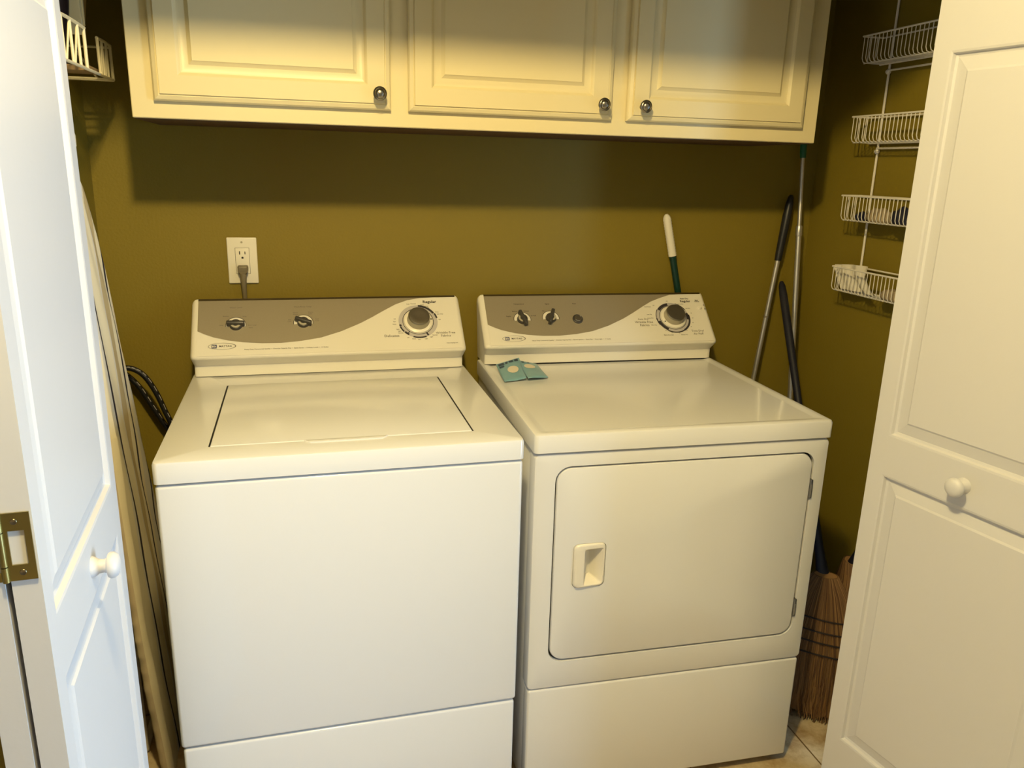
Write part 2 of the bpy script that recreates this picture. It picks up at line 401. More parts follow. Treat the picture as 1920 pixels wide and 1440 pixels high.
# ------------------------------------------------------------------ laundry machines
WW = .6861
def machine_console(t, f0, dz):
    """console of both machines; returns face mapping fn(u,v,h)"""
    s2 = math.sqrt(.5); y0 = f0 - .032; z0 = .969 + dz
    L = .176
    prof = [(f0, .913 + dz), (f0, .943 + dz), (y0, z0), (y0 + L * s2, z0 + L * s2), (y0 + L * s2 + .012, z0 + L * s2 - .004), (y0 + L * s2 + .012, .913 + dz)]
    poly = roundpoly(prof, [0, .003, .008, .007, .003, 0], 6)
    mb = MB(); R = .013
    def sect(x, d):
        P = [(f0 + d * .3, .9158 + dz), (f0 + d * .3, .943 + dz), (y0 + d * s2 + d * .25, z0 - d * s2 + d * .7), (y0 + (L - d) * s2 + d * s2, z0 + (L - d) * s2 - d * s2), (y0 + L * s2 + .012, z0 + L * s2 - .004 - d * 1.3), (y0 + L * s2 + .012, .913 + dz)]
        pl = roundpoly(P, [0, .003, .008, .007, .003, 0], 6); out = []
        for y, z in pl:
            X = x
            if z < z0 - .003:
                kk = min(1, (z0 - .003 - z) / .012) * .005; X = x + (kk if x < WW / 2 else -kk)
            out.append((X, y, z))
        return out
    secs = []
    for q in range(7):
        a_ = math.pi / 2 * q / 6; secs.append(sect(.003 + R * (1 - math.sin(math.pi / 2 - (math.pi / 2 - a_))) if False else .003 + R * (1 - math.cos(a_)), R * (1 - math.sin(a_))))
    for q in range(7):
        a_ = math.pi / 2 * (1 - q / 6); secs.append(sect(WW - .003 - R * (1 - math.cos(a_)), R * (1 - math.sin(a_))))
    V = mb.grid(secs, closed=True); mb.bm.faces.new(V[0][::-1]); mb.bm.faces.new(V[-1])
    con = mb.build('console', M_plast, t)
    mb = MB(); mb.box(.011, WW - .011, f0 + .0035, f0 + .07, .910 + dz, .9162 + dz); mb.build('console_gap_strip', M_black, con, smooth=False)  # black strip filling the gap under the console foot as a dark line
    fn = lambda u, v, h: (u, y0 + v * s2 - h * s2, z0 + v * s2 + h * s2)
    return con, fn, L
SW = [(.019, .0785), (.036, .0690), (.0554, .0600), (.09, .0495), (.1264, .0428), (.17, .0385), (.2149, .0378), (.265, .0420), (.3138, .0505), (.365, .0680), (.4139, .0910), (.446, .1095), (.477, .1290), (.510, .1485), (.5419, .1610), (.575, .1672), (.61, .1690), (.645, .1693), (.672, .1693)]
def overlay(con, fn, L, dv):
    mb = MB(); mb.prism([(.019, .006), (.672, .006), (.672, .1693), (.019, .1693)], 0, .0007, fn)
    p = mb.build('overlay_panel', M_panelw, con, smooth=False)
    # bronze field above the wave, wrapped over the top edge
    mb = MB()
    top = .1755
    lo = [(u, v + dv if v < .165 else v) for u, v in SW]
    for i in range(len(lo) - 1):
        (u0, v0), (u1, v1) = lo[i], lo[i + 1]
        rows = []
        for k in range(5):
            f = k / 4
            rows.append([fn(u0, v0 + (.1693 - v0) * f, .0011), fn(u1, v1 + (.1693 - v1) * f, .0011)])
        # over the rounded top
        for v, h in ((.1725, .0010), (.1758, -.0012), (.1775, -.0045), (.1775, -.0085)):
            rows.append([fn(u0, v, h), fn(u1, v, h)])
        mb.grid(rows)
    bmesh.ops.remove_doubles(mb.bm, verts=list(mb.bm.verts), dist=1e-6)
    mb.build('overlay_field', M_panelm, p, smooth=True, angle=60, label='bronze coloured wave field')
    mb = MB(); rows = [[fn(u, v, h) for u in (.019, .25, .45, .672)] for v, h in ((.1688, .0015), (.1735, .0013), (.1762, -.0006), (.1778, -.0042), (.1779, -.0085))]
    mb.grid(rows); mb.build('overlay_edge_reflection', M_edge, p, angle=60, label='dark reflection painted along the top edge')  # dark colour paints the reflection on the upward-facing bend of the overlay
    return p
def ring_seg(mb, fn, c, r0, r1, a0, a1, h=.0010, n=None):
    n = n or max(2, int(abs(a1 - a0) / 6)); rows = [[], []]
    for k in range(n + 1):
        a = math.radians(a0 + (a1 - a0) * k / n)   # clock angle, 0 = up, clockwise
        for j, r in enumerate((r0, r1)): rows[j].append(fn(c[0] + r * math.sin(a), c[1] + r * math.cos(a), h))
    mb.grid(rows)
def dial(con, fn, c, segs, tri_ang):
    mb = MB(); ring_seg(mb, fn, c, .0405, .0515, 0, 360, .0009, 60); ring = mb.build('dial_ring', M_silver, con, smooth=False, label='grey printed dial ring')
    mb = MB()
    ring_seg(mb, fn, c, .0395, .0412, 0, 360, .0013, 60)
    for a0, a1, r0, r1 in segs: ring_seg(mb, fn, c, r0, r1, a0, a1, .0014)
    mb.build('dial_marks', M_ink, ring, smooth=False)
    N = (Vector(fn(0, 0, 1)) - Vector(fn(0, 0, 0)))
    o = Vector(fn(c[0], c[1], 0))
    mb = MB(); mb.lathe([(.0385, .001), (.0375, .005), (.034, .0065), (.030, .007)], o, N, 48)
    kn = mb.build('dial_knob', M_plast, con, label='timer dial with cream skirt and dark metallic face')
    mb = MB(); mb.lathe([(.0300, .0065), (.0292, .010), (.0285, .0225), (.0280, .0245)], o, N, 48); mb.build('knob_grip', M_skirt, kn)
    mb = MB(); mb.lathe([(.0282, .0240), (.0280, .0262), (.0262, .0280), (.0225, .0286), (.012, .0278), (0, .0274)], o, N, 48); mb.build('knob_face', M_knobm, kn)
    mb = MB(); a = math.radians(tri_ang); r = .034
    cu, cv = c[0] + r * math.sin(a), c[1] + r * math.cos(a)
    mb.prism([(cu - .0026, cv - .002), (cu + .0026, cv - .002), (cu, cv + .003)], .0066, .0075, fn); mb.build('pointer_mark', M_ink, kn, smooth=False)
def lever_knob(con, fn, c, ang, rl=.0215):
    """round base with a bar grip across"""
    mb = MB(); ring_seg(mb, fn, c, .014, .0235, -100, 100, .0012); mb.build('knob_arc', M_panelw, con, smooth=False, label='white arc printed behind the selector knob')
    mb = MB(); ring_seg(mb, fn, c, .0232, .0246, -100, 100, .0014)
    mb.build('knob_arc_line', M_ink, con, smooth=False)
    N = (Vector(fn(0, 0, 1)) - Vector(fn(0, 0, 0))); o = Vector(fn(c[0], c[1], 0))
    mb = MB(); mb.lathe([(.0155, .0008), (.0152, .004), (.0135, .0085), (.010, .0095), (0, .0095)], o, N, 36)
    k = mb.build('selector_knob', M_knob, con, label='charcoal bar grip selector knob')
    a = math.radians(ang); ca, sa = math.cos(a), math.sin(a)
    def f2(x, y, h):
        u = c[0] + x * ca + y * sa; v = c[1] - x * sa + y * ca
        return fn(u, v, h)
    poly = roundpoly([(-rl, -.0048), (rl, -.0048), (rl, .0048), (-rl, .0048)], .003, 3)
    mb = MB(); mb.prism(poly, .004, .0185, f2, .003, 3); mb.build('knob_grip', M_knob, k)
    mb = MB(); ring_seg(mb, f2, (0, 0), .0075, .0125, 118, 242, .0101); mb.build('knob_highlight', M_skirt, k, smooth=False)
def logo(con, fn, c):
    rows = [[], []]
    mb = MB()
    for k in range(49):
        a = 2 * math.pi * k / 48; w_ = .0006 + .0007 * max(0, math.cos(a - math.radians(15)))
        rows[0].append(fn(c[0] + .0325 * math.cos(a), c[1] + .0098 * math.sin(a), .0013)); rows[1].append(fn(c[0] + (.0325 - w_ * 2) * math.cos(a), c[1] + (.0098 - w_) * math.sin(a), .0013))
    mb.grid(rows); l = mb.build('oval_badge', M_inkg, con, smooth=False, label='oval outline badge with dark blue square and lettering')
    mb = MB(); x, y = c[0] - .0185, c[1]
    mb.prism(rrect(x - .006, x + .006, y - .0052, y + .0052, .001, 3), .0008, .0013, fn); mb.build('badge_square', M_blue, l, smooth=False)
    mb = MB()
    for dx in (-.0028, 0, .0028):
        mb.face([fn(x + dx - .0021, y + .0030, .0015), fn(x + dx - .0006, y + .0030, .0015), fn(x + dx + .0021, y - .0030, .0015), fn(x + dx + .0004, y - .0030, .0015)])
    mb.face([fn(x - .0045, y + .0030, .0015), fn(x - .0036, y + .0030, .0015), fn(x - .0030, y - .0030, .0015), fn(x - .0045, y - .0030, .0015)])
    mb.build('badge_stripes', M_panelw, l, smooth=False)
    text_mesh([('MAYTAG', c[0] + .0075, c[1], .0052, 'CENTER')], fn, 'badge_lettering', M_ink, l, .0014)

# ---- washer
WX, WY, WYAW, WF0 = .1158, -.7556, .0055563, .5853
tw = thing('washing_machine', 'white top loading washing machine with lid panel, left of the dryer', 'washing machine', (WX, WY, 0), WYAW)
b = MB(); b.box(.006, WW - .006, .034, .655, .03, .872, .004, 2); body = b.build('cabinet_body', M_app, tw)
b = MB(); b.box(.0015, WW - .0015, -.0015, .04, .3110, .8685, .007, 4); b.build('front_panel', M_app, tw)
b = MB(); b.box(.0045, WW - .0045, -.0005, .04, .028, .3070, .006, 4); b.build('lower_panel', M_app, tw)
for x in (.05, WW - .05):
    for y in (.05, .6): b = MB(); b.lathe([(.018, 0), (.018, .012), (.01, .014), (.01, .032)], (x, y, 0), (0, 0, 1), 16); b.build('leveling_foot', M_black, tw)
# top deck with a lid well
LX0, LX1, LY0, LY1 = .0885, .5975, .066, .500
b = MB()
tdk = bmesh.new()
def deck(mb, hole, z0, z1, r):
    ox0, ox1, oy0, oy1 = -.0005, WW + .0005, -.0035, .66
    outer = rrect(ox0, ox1, oy0, oy1, .010, 4)
    prof = [(0, z0), (0, z1 - r), (r * .29, z1 - r * .29), (r, z1)]
    cx, cy = (ox0 + ox1) / 2, (oy0 + oy1) / 2
    rows = []
    for ins, z in prof:
        rows.append([(cx + (x - cx) * (1 - 2 * ins / (ox1 - ox0)), cy + (y - cy) * (1 - 2 * ins / (oy1 - oy0)), z) for x, y in outer])
    mb.grid(rows, closed=True)
    last = rows[-1]; n = len(last)
    x0, x1, y0, y1 = hole
    hc = [(x0, y0, z1), (x1, y0, z1), (x1, y1, z1), (x0, y1, z1)]
    q = n // 4
    # corners of the outline follow the order of rrect: each has q points
    for c in range(4):
        seg = last[c * q:(c + 1) * q]
        mb.face([hc[c]] + seg[::-1]) if False else None
        for k in range(q - 1): mb.face([seg[k], seg[k + 1], hc[c]])
        nx = last[((c + 1) * q) % n]
        mb.face([seg[-1], nx, hc[(c + 1) % 4], hc[c]])
    for c in range(4):
        a, bb = hc[c], hc[(c + 1) % 4]
        mb.face([a, bb, (bb[0], bb[1], z0 + .01), (a[0], a[1], z0 + .01)])
    mb.face([(x, y, z0 + .01) for x, y, _ in hc]); mb.face(rows[0])
    bmesh.ops.remove_doubles(mb.bm, verts=list(mb.bm.verts), dist=1e-5)
deck(b, (LX0, LX1, LY0, LY1), .8725, .914, .006)
b.build('top_deck', M_app, tw, angle=40)
# lid: slot at both sides, finger lip at the front
b = MB(); g = .0032
b.box(LX0 + g, LX1 - g, LY0 + .0008, LY1 - .0008, .893, .9153, .0022, 3)
lid = b.build('lid', M_app, tw)
b = MB(); mx_ = (.265 + .42) / 2
poly = [(.262, LY0 + .002), (.274, LY0 - .012), (.412, LY0 - .012), (.424, LY0 + .002)]
b.prism(roundpoly(poly, [0, .005, .005, 0], 4), .9132, .9163, lambda a, c_, h: (a, c_, h), .0012, 2)
b.build('finger_lip', M_app, lid)
for x in (LX0 + .0002, LX1 - .0030):
    b = MB(); b.box(x, x + .0028, LY0 + .001, LY1 - .001, .884, .9135); b.build('lid_slot', M_black, tw, smooth=False, label='dark slot beside the lid')
con, wf, L_ = machine_console(tw, WF0, 0)
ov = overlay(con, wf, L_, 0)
logo(con, wf, (.0768, .0328))
lever_knob(con, wf, (.1085, .0935), 2)
lever_knob(con, wf, (.2715, .0965), 22)
segs = [(5, 60, .0465, .0525), (62, 80, .049, .0535), (12, 14, .041, .052), (18, 20, .041, .052), (24, 26, .041, .052), (-107, -100, .0465, .052), (-128, -108, .0485, .0525), (-146, -130, .0465, .0520), (-142, -139, .041, .052), (150, 156, .041, .050), (160, 200, .0485, .0525)]
dial(con, wf, (.5645, .0925), segs, 85)
WT = [('Water Level', .1085, .1469, .0042, 'CENTER'), ('Wash/Rinse Temp', .2715, .1459, .0042, 'CENTER'),
      ('Small', .0790, .0943, .0032, 'RIGHT'), ('Medium', .0920, .1210, .0032, 'RIGHT'), ('Large', .1240, .1200, .0032, 'LEFT'), ('Extra Large', .1370, .0930, .0032, 'LEFT'), ('Reset', .1390, .0855, .0030, 'LEFT'),
      ('Hot', .2420, .1065, .0034, 'RIGHT'), ('Cold', .2420, .1015, .0034, 'RIGHT'), ('Warm', .2590, .1280, .0034, 'RIGHT'), ('Warm', .2590, .1228, .0034, 'RIGHT'),
      ('Warm', .2840, .1285, .0034, 'LEFT'), ('Cold', .2840, .1233, .0034, 'LEFT'), ('Cold', .3010, .1070, .0034, 'LEFT'), ('Cold', .3010, .1020, .0034, 'LEFT')]
text_mesh(WT, wf, 'printed_lettering', M_inkg, ov, .0014, label='small brown lettering around the selector knobs')
WT2 = [('Regular', .6010, .1543, .0085, 'CENTER')]
text_mesh(WT2, wf, 'cycle_name_lettering', M_ink, ov, .0014, .0003)
WT3 = [('Delicates', .4915, .0488, .0075, 'CENTER'), ('Wrinkle Free', .6330, .0545, .0068, 'CENTER'), ('Fabrics', .6330, .0450, .0068, 'CENTER'),
       ('Soak', .5390, .1480, .0030, 'LEFT'), ('Prewash', .5500, .1490, .0030, 'LEFT'), ('Heavy', .5750, .1450, .0030, 'LEFT'), ('Normal', .5830, .1400, .0030, 'LEFT'), ('Light', .5900, .1360, .0030, 'LEFT'),
       ('Rinse', .6130, .1210, .0030, 'LEFT'), ('Spin Only', .6170, .1140, .0030, 'LEFT'), ('Off', .6190, .0960, .0030, 'LEFT'),
       ('Off', .5060, .1010, .0030, 'RIGHT'), ('Spin', .5060, .0930, .0030, 'RIGHT'), ('Rinse', .5060, .0850, .0030, 'RIGHT'), ('Light', .5130, .0690, .0030, 'RIGHT'), ('Light', .5170, .0630, .0030, 'RIGHT'), ('Normal', .5220, .0570, .0030, 'RIGHT'),
       ('Off', .5330, .0420, .0030, 'CENTER'), ('Rinse', .5480, .0380, .0030, 'CENTER'), ('Spin', .5620, .0355, .0030, 'CENTER'), ('Light', .5800, .0375, .0030, 'CENTER'), ('Light', .5940, .0425, .0030, 'CENTER'), ('Normal', .6040, .0480, .0030, 'CENTER'),
       ('www.maytag.com', .6470, .0223, .0030, 'CENTER'),
       ('Heavy Duty Commercial Quality  •  Oversize Capacity Plus  •  Quiet Series  •  4 Water Levels  •  11 Cycles', .1281, .0215, .0033, 'LEFT')]
text_mesh(WT3, wf, 'fine_lettering', M_inkg, ov, .0014)

# ---- dryer
DX, DY, DYAW, DF0 = .8324, -.7198, -.029239, .5812
td = thing('clothes_dryer', 'white front loading dryer with square door and recessed pull, right of the washer', 'dryer', (DX, DY, 0), DYAW)
DZ = -.0037
b = MB(); b.box(.004, WW - .004, .034, .645, .02, .868, .003, 2); b.build('cabinet_body', M_app, td)
# front frame with a rounded opening for the door
DR = (.047, .6535, .3705, .8375)
def front_frame(mb, x0, x1, z0, z1, hole, rh, yf, r):
    outer = rrect(x0, x1, z0, z1, .010, 4); inner = rrect(*hole, rh, 8)
    cx, cz = (x0 + x1) / 2, (z0 + z1) / 2
    rows = []
    for ins, y in ((0, yf + .040), (0, yf + r), (r * .29, yf + r * .29), (r, yf)):
        rows.append([(cx + (x - cx) * (1 - 2 * ins / (x1 - x0)), y, cz + (z - cz) * (1 - 2 * ins / (z1 - z0))) for x, z in outer])
    mb.grid(rows, closed=True)
    O = rows[-1]; qo = len(O) // 4; I = [(x, yf, z) for x, z in inner]; qi = len(I) // 4
    for c in range(4):
        so = O[c * qo:(c + 1) * qo]; si = I[c * qi:(c + 1) * qi]
        # fan between the two corner arcs
        i = j = 0
        while i < qo - 1 or j < qi - 1:
            if j >= qi - 1 or (i < qo - 1 and (i + 1) / (qo - 1) <= (j + 1) / (qi - 1)):
                mb.face([so[i], so[i + 1], si[j]]); i += 1
            else:
                mb.face([so[i], si[j + 1], si[j]]); j += 1
        no = O[((c + 1) * qo) % len(O)]; ni = I[((c + 1) * qi) % len(I)]
        mb.face([so[-1], no, ni, si[-1]])
    J = [[(x, yf, z) for x, z in inner], [(x, yf + .0015, z) for x, z in inner], [(x, yf + .016, z) for x, z in inner]]
    mb.grid(J, closed=True)
    bmesh.ops.remove_doubles(mb.bm, verts=list(mb.bm.verts), dist=1e-5)
b = MB(); front_frame(b, .0015, WW - .0015, .3045, .8665, DR, .034, -.004, .005); b.build('front_panel', M_app, td, angle=40)
b = MB(); b.grid([[(x, .0075, z) for x, z in rrect(DR[0] - .002, DR[1] + .002, DR[2] - .002, DR[3] + .002, .034, 8)], [(x, .0075, z) for x, z in rrect(DR[0] + .02, DR[1] - .02, DR[2] + .02, DR[3] - .02, .018, 8)]], closed=True)
b.build('door_seal', M_black, td, smooth=False)
g = .0042; dr = (DR[0] + g, DR[1] - g, DR[2] + g, DR[3] - g)
# door with a rectangular cut-out for the recessed pull
HX0, HX1, HZ0, HZ1 = .0945, .1685, .5525, .6575
b = MB()
outer = rrect(*dr, .031, 8); inner = rrect(HX0, HX1, HZ0, HZ1, .012, 6); rows = []
cx, cz = (dr[0] + dr[1]) / 2, (dr[2] + dr[3]) / 2; yf = -.0045; r = .005
for ins, y in ((0, yf + .009), (0, yf + r), (r * .29, yf + r * .29), (r, yf)):
    rows.append([(cx + (x - cx) * (1 - 2 * ins / (dr[1] - dr[0])), y, cz + (z - cz) * (1 - 2 * ins / (dr[3] - dr[2]))) for x, z in outer])
b.grid(rows, closed=True)
O = rows[-1]; qo = len(O) // 4; I = [(x, yf, z) for x, z in inner]; qi = len(I) // 4
for c in range(4):
    so = O[c * qo:(c + 1) * qo]; si = I[c * qi:(c + 1) * qi]; i = j = 0
    while i < qo - 1 or j < qi - 1:
        if j >= qi - 1 or (i < qo - 1 and (i + 1) / (qo - 1) <= (j + 1) / (qi - 1)): b.face([so[i], so[i + 1], si[j]]); i += 1
        else: b.face([so[i], si[j + 1], si[j]]); j += 1
    b.face([so[-1], O[((c + 1) * qo) % len(O)], I[((c + 1) * qi) % len(I)], si[-1]])
b.grid([[(x, yf, z) for x, z in inner], [(x, yf + .008, z) for x, z in inner]], closed=True)
bmesh.ops.remove_doubles(b.bm, verts=list(b.bm.verts), dist=1e-5)
door = b.build('door', M_app, td, angle=40)
# recessed pull: raised lip on the left, hollow on the right
b = MB()
hp = (HX0 + .0008, HX1 - .0008, HZ0 + .0008, HZ1 - .0008)
outer = rrect(*hp, .0115, 6); hol = rrect(HX0 + .024, HX1 - .006, HZ0 + .006, HZ1 - .012, .005, 6)
def oy(x): return yf - .0065 + .0045 * max(0, (x - HX0 - .02) / .055)
cx, cz = (hp[0] + hp[1]) / 2, (hp[2] + hp[3]) / 2
rows = []
for ins, k in ((0, 1.4), (0, .5), (.0015, .12), (.004, 0)):
    rr = []
    for x, z in outer:
        X = cx + (x - cx) * (1 - 2 * ins / (hp[1] - hp[0])); Z = cz + (z - cz) * (1 - 2 * ins / (hp[3] - hp[2]))
        y = oy(x); rr.append((X, y + (yf + .004 - y) * k, Z))
    rows.append(rr)
inn = [(x, oy(x) + .0005, z) for x, z in hol]
rows.append(inn)
# hollow: deep under the lip, rising to the right edge
def deep(x, z, f): return (HX0 + .024 + (x - HX0 - .024) * (1 - .38 * f) , 0, 0)
rows.append([(x + (.0 if x < HX0 + .03 else -.002), oy(x) + .004, z + (.001 if z < cz else -.001)) for x, z in hol])
rows.append([(x if x < HX0 + .03 else x - .022, yf + .026, z + (.012 if z < cz else -.001)) for x, z in hol])
b.grid(rows, closed=True); b.face(rows[-1])
b.build('door_pull', M_plast, door, angle=45, label='cream recessed door pull')
for z in (.7475, .4445):
    b = MB(); b.box(DR[1] - .0046, DR[1] + .0008, -.0075, .004, z - .023, z + .023, .0015, 2)
    b.tube([(DR[1] - .0018, -.0072, z - .019), (DR[1] - .0018, -.0072, z + .012)], .0022, 10)
    b.build('door_hinge', M_hs, td, label='small steel door hinge')
b = MB(); b.box(.0040, WW - .0040, -.0035, .038, .0225, .3015, .006, 4)
b.build('lower_panel', M_app, td)
for x in (.05, WW - .05):
    for y in (.06, .6): b = MB(); b.lathe([(.018, 0), (.018, .010), (.01, .012), (.01, .024)], (x, y, 0), (0, 0, 1), 16); b.build('leveling_foot', M_black, td)
# dryer top: shallow tray with a rolled rim
b = MB()
zt = .9103; ox0, ox1, oy0, oy1 = -.001, WW + .001, -.008, .655
outer = rrect(ox0, ox1, oy0, oy1, .010, 4); cx, cy = (ox0 + ox1) / 2, (oy0 + oy1) / 2; rows = []
for ins, z in ((0, .8705), (0, zt - .006), (.0018, zt - .0018), (.006, zt), (.014, zt), (.018, zt - .0006), (.026, zt - .0026), (.030, zt - .003)):
    rows.append([(cx + (x - cx) * (1 - 2 * ins / (ox1 - ox0)), cy + (y - cy) * (1 - 2 * ins / (oy1 - oy0)), z) for x, y in outer])
b.grid(rows, closed=True); b.face(rows[-1]); b.face(rows[0]); b.build('top_deck', M_app, td, angle=40)
con, df, L_ = machine_console(td, DF0, DZ)
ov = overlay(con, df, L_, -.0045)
logo(con, df, (.0860, .0270))
lever_knob(con, df, (.1185, .0890), 72, .0235)
lever_knob(con, df, (.2005, .0920), -70, .0235)
b = MB(); N = Vector(df(0, 0, 1)) - Vector(df(0, 0, 0)); o = Vector(df(.2777, .0870, 0))
b.lathe([(.0150, .0008), (.0148, .004), (.0125, .0055), (.0105, .0045)], o, N, 36); pb = b.build('start_button', M_knob, con, label='round charcoal start button')
b = MB(); b.lathe([(.0104, .003), (.0103, .0065), (.0085, .0085), (0, .0092)], o, N, 36); b.build('button_face', M_knobm, pb)
o = Vector(df(.6559, .1180, 0)); b = MB(); b.lathe([(.0080, .0008), (.0078, .0018), (.0052, .0022), (.0050, .0075), (.0040, .0090), (0, .0092)], o, N, 28); b.build('signal_button', M_plast, con, label='small cream button')
segs = [(-55, -8, .0420, .0505), (-90, -56, .050, .0520), (-118, -91, .049, .0525), (-150, -104, .0420, .0505), (150, 210, .0490, .0525), (72, 100, .0420, .0505), (80, 150, .0475, .0530), (20, 60, .0500, .0522)]
dial(con, df, (.5655, .0870), segs, -118)
DT = [('Temperature', .1155, .1408, .0040, 'CENTER'), ('Signal', .1972, .1400, .0040, 'CENTER'), ('Start', .2768, .1398, .0040, 'CENTER'),
      ('Regular', .0880, .1001, .0032, 'RIGHT'), ('Medium', .1080, .1167, .0032, 'RIGHT'), ('Delicate', .1260, .1170, .0032, 'LEFT'), ('Air Fluff', .1440, .1009, .0032, 'LEFT'), ('On', .1860, .1165, .0036, 'RIGHT')]
text_mesh(DT, df, 'printed_lettering', M_ink, ov, .0014, label='small dark lettering around the selector knobs')
DT2 = [('Auto Dry', .6170, .1525, .0048, 'CENTER'), ('Regular', .6176, .1432, .0075, 'CENTER'), ('Signal', .6545, .1465, .0032, 'CENTER'), ('Control', .6545, .1415, .0032, 'CENTER'),
       ('On', .6730, .1290, .0026, 'CENTER'), ('Off', .6735, .1150, .0026, 'CENTER')]
text_mesh(DT2, df, 'cycle_name_lettering', M_ink, ov, .0014, .0002)
DT3 = [('Auto Dry', .4724, .0830, .0058, 'CENTER'), ('Wrinkle Free', .4729, .0725, .0072, 'CENTER'), ('Fabrics', .4726, .0622, .0072, 'CENTER'),
       ('Time Dry/', .6300, .0395, .0066, 'CENTER'), ('Air Fluff', .6300, .0292, .0066, 'CENTER'),
       ('Heavy Duty Commercial Quality  •  Oversize Capacity Plus  •  Electric Ignition  •  Quiet Plus  •  Drum Light  •  11 Cycles', .1349, .0190, .0033, 'LEFT'),
       ('Cool Down', .5060, .1255, .0030, 'RIGHT'), ('Off', .5600, .1440, .0030, 'CENTER'), ('Off', .5180, .1300, .0028, 'RIGHT'), ('Less Dry', .5030, .0990, .0030, 'RIGHT'), ('More Dry', .5100, .0620, .0030, 'RIGHT'), ('Damp Dry', .5050, .0860, .0030, 'RIGHT'),
       ('More Dry', .5920, .1330, .0030, 'LEFT'), ('Less Dry', .6120, .1180, .0030, 'LEFT'), ('60', .6240, .1010, .0030, 'LEFT'), ('50', .6240, .0840, .0030, 'LEFT'), ('40', .6210, .0680, .0030, 'LEFT'), ('30', .6120, .0540, .0030, 'LEFT'),
       ('20', .5950, .0420, .0030, 'LEFT'), ('10', .5720, .0330, .0030, 'CENTER'), ('Off', .5500, .0350, .0030, 'CENTER'), ('90', .5330, .0430, .0030, 'CENTER'), ('More Accurate', .5380, .0275, .0034, 'CENTER'), ('Damp Dry', .5860, .0275, .0034, 'CENTER')]
text_mesh(DT3, df, 'fine_lettering', M_inkg, ov, .0014)

# ------------------------------------------------------------------ blue packets on the dryer
def packet(name, label, corners, oval, marks, curl):
    """two-ply film packet as a thick sheet draped between four corners (world)"""
    c = [Vector(p) for p in corners]; n = 14
    def P(a, b_, h):
        p = (c[0] * (1 - a) + c[1] * a) * (1 - b_) + (c[3] * (1 - a) + c[2] * a) * b_
        puff = .0045 * math.sin(math.pi * a) ** .6 * math.sin(math.pi * b_) ** .6
        z = puff + curl(a, b_)
        return Vector((p.x, p.y, p.z + z + h))
    mb = MB()
    rows = [[P(i / n, j / n, 0) for i in range(n + 1)] for j in range(n + 1)]
    mb.grid(rows)
    edge = lambda a, b_: Vector((P(a, b_, 0).x, P(a, b_, 0).y, P(a, b_, 0).z - .0015 - .7 * (.0045 * math.sin(math.pi * a) ** .6 * math.sin(math.pi * b_) ** .6)))
    rows = [[edge(i / n, j / n) for i in range(n + 1)] for j in range(n + 1)]
    mb.grid(rows)
    for k in range(n):
        for (a, b_, a2, b2) in ((k / n, 0, (k + 1) / n, 0), (k / n, 1, (k + 1) / n, 1), (0, k / n, 0, (k + 1) / n), (1, k / n, 1, (k + 1) / n)):
            mb.face([P(a, b_, 0), P(a2, b2, 0), edge(a2, b2), edge(a, b_)])
    bmesh.ops.remove_doubles(mb.bm, verts=list(mb.bm.verts), dist=1e-6)
    o = mb.build(name, M_pack, angle=80)
    tag(o, label, 'packet', 'blue film packets on the dryer')
    mb = MB(); ca, cb, ra, rb = oval; rws = [[P(ca, cb, .0009)] * 25]
    for r in (.35, .7, 1): rws.append([P(ca + ra * r * math.cos(2 * math.pi * k / 24), cb + rb * r * math.sin(2 * math.pi * k / 24), .0009) for k in range(25)])
    mb.grid(rws); bmesh.ops.remove_doubles(mb.bm, verts=list(mb.bm.verts), dist=1e-6)
    mb.build('oval_print', M_packw, o, label='pale oval printed on the packet')
    mb = MB()
    for a0, a1, b0, b1 in marks:
        mb.grid([[P(a0 + (a1 - a0) * i / 3, b0, .0009) for i in range(4)], [P(a0 + (a1 - a0) * i / 3, (b0 + b1) / 2, .0009) for i in range(4)], [P(a0 + (a1 - a0) * i / 3, b1, .0009) for i in range(4)]])
    mb.build('dark_print', M_packd, o, smooth=False)
packet('film_packet', 'left blue film packet with pale oval, lying at the back left corner of dryer top',
       [(.869, -.318, .9125), (.930, -.306, .9125), (.945, -.172, .932), (.878, -.186, .919)], (.56, .46, .24, .17),
       [(.06, .30, .80, .93), (.06, .26, .68, .77), (.36, .46, .82, .93), (.52, .70, .84, .94), (.76, .92, .84, .95)], lambda a, b_: .004 * b_ * b_ + .010 * max(0, a - .6) * (1 - b_))
packet('film_packet', 'right blue film packet with twisted corner, leaning against the left packet',
       [(.932, -.316, .9130), (.990, -.300, .9125), (.993, -.180, .9190), (.940, -.178, .9250)], (.42, .62, .28, .13),
       [(.15, .28, .84, .92), (.44, .54, .84, .92)], lambda a, b_: .016 * max(0, .36 - b_) * (1 - abs(a - .15)) + .006 * (1 - a) * b_)

# ------------------------------------------------------------------ outlet, plug, cord
to = thing('wall_outlet', 'white wall outlet plate above the washer', 'outlet', (.2372, 0, 1.1809))
b = MB(); b.box(.2002, .2742, -.0055, 0, 1.1214, 1.2404, .0025, 3); b.build('cover_plate', M_outlet, to, world=True)
b = MB(); b.box(.2205, .2545, -.0070, -.003, 1.1475, 1.2135, .0012, 2); rc = b.build('receptacle', M_outlet, to, world=True)
b = MB()
for zc in (1.197,):
    b.box(.2297, .2322, -.0074, -.0065, zc, zc + .0085); b.box(.2432, .2452, -.0074, -.0065, zc + .0005, zc + .0075)
    b.prism([(.2375 + .0028 * math.cos(a_), zc - .0085 + .003 * max(-.7, math.sin(a_))) for a_ in [2 * math.pi * k / 16 for k in range(16)]], 0, .0009, lambda a, c_, h: (a, -.0065 - h, c_))
b.build('slots', M_black, rc, world=True, smooth=False)
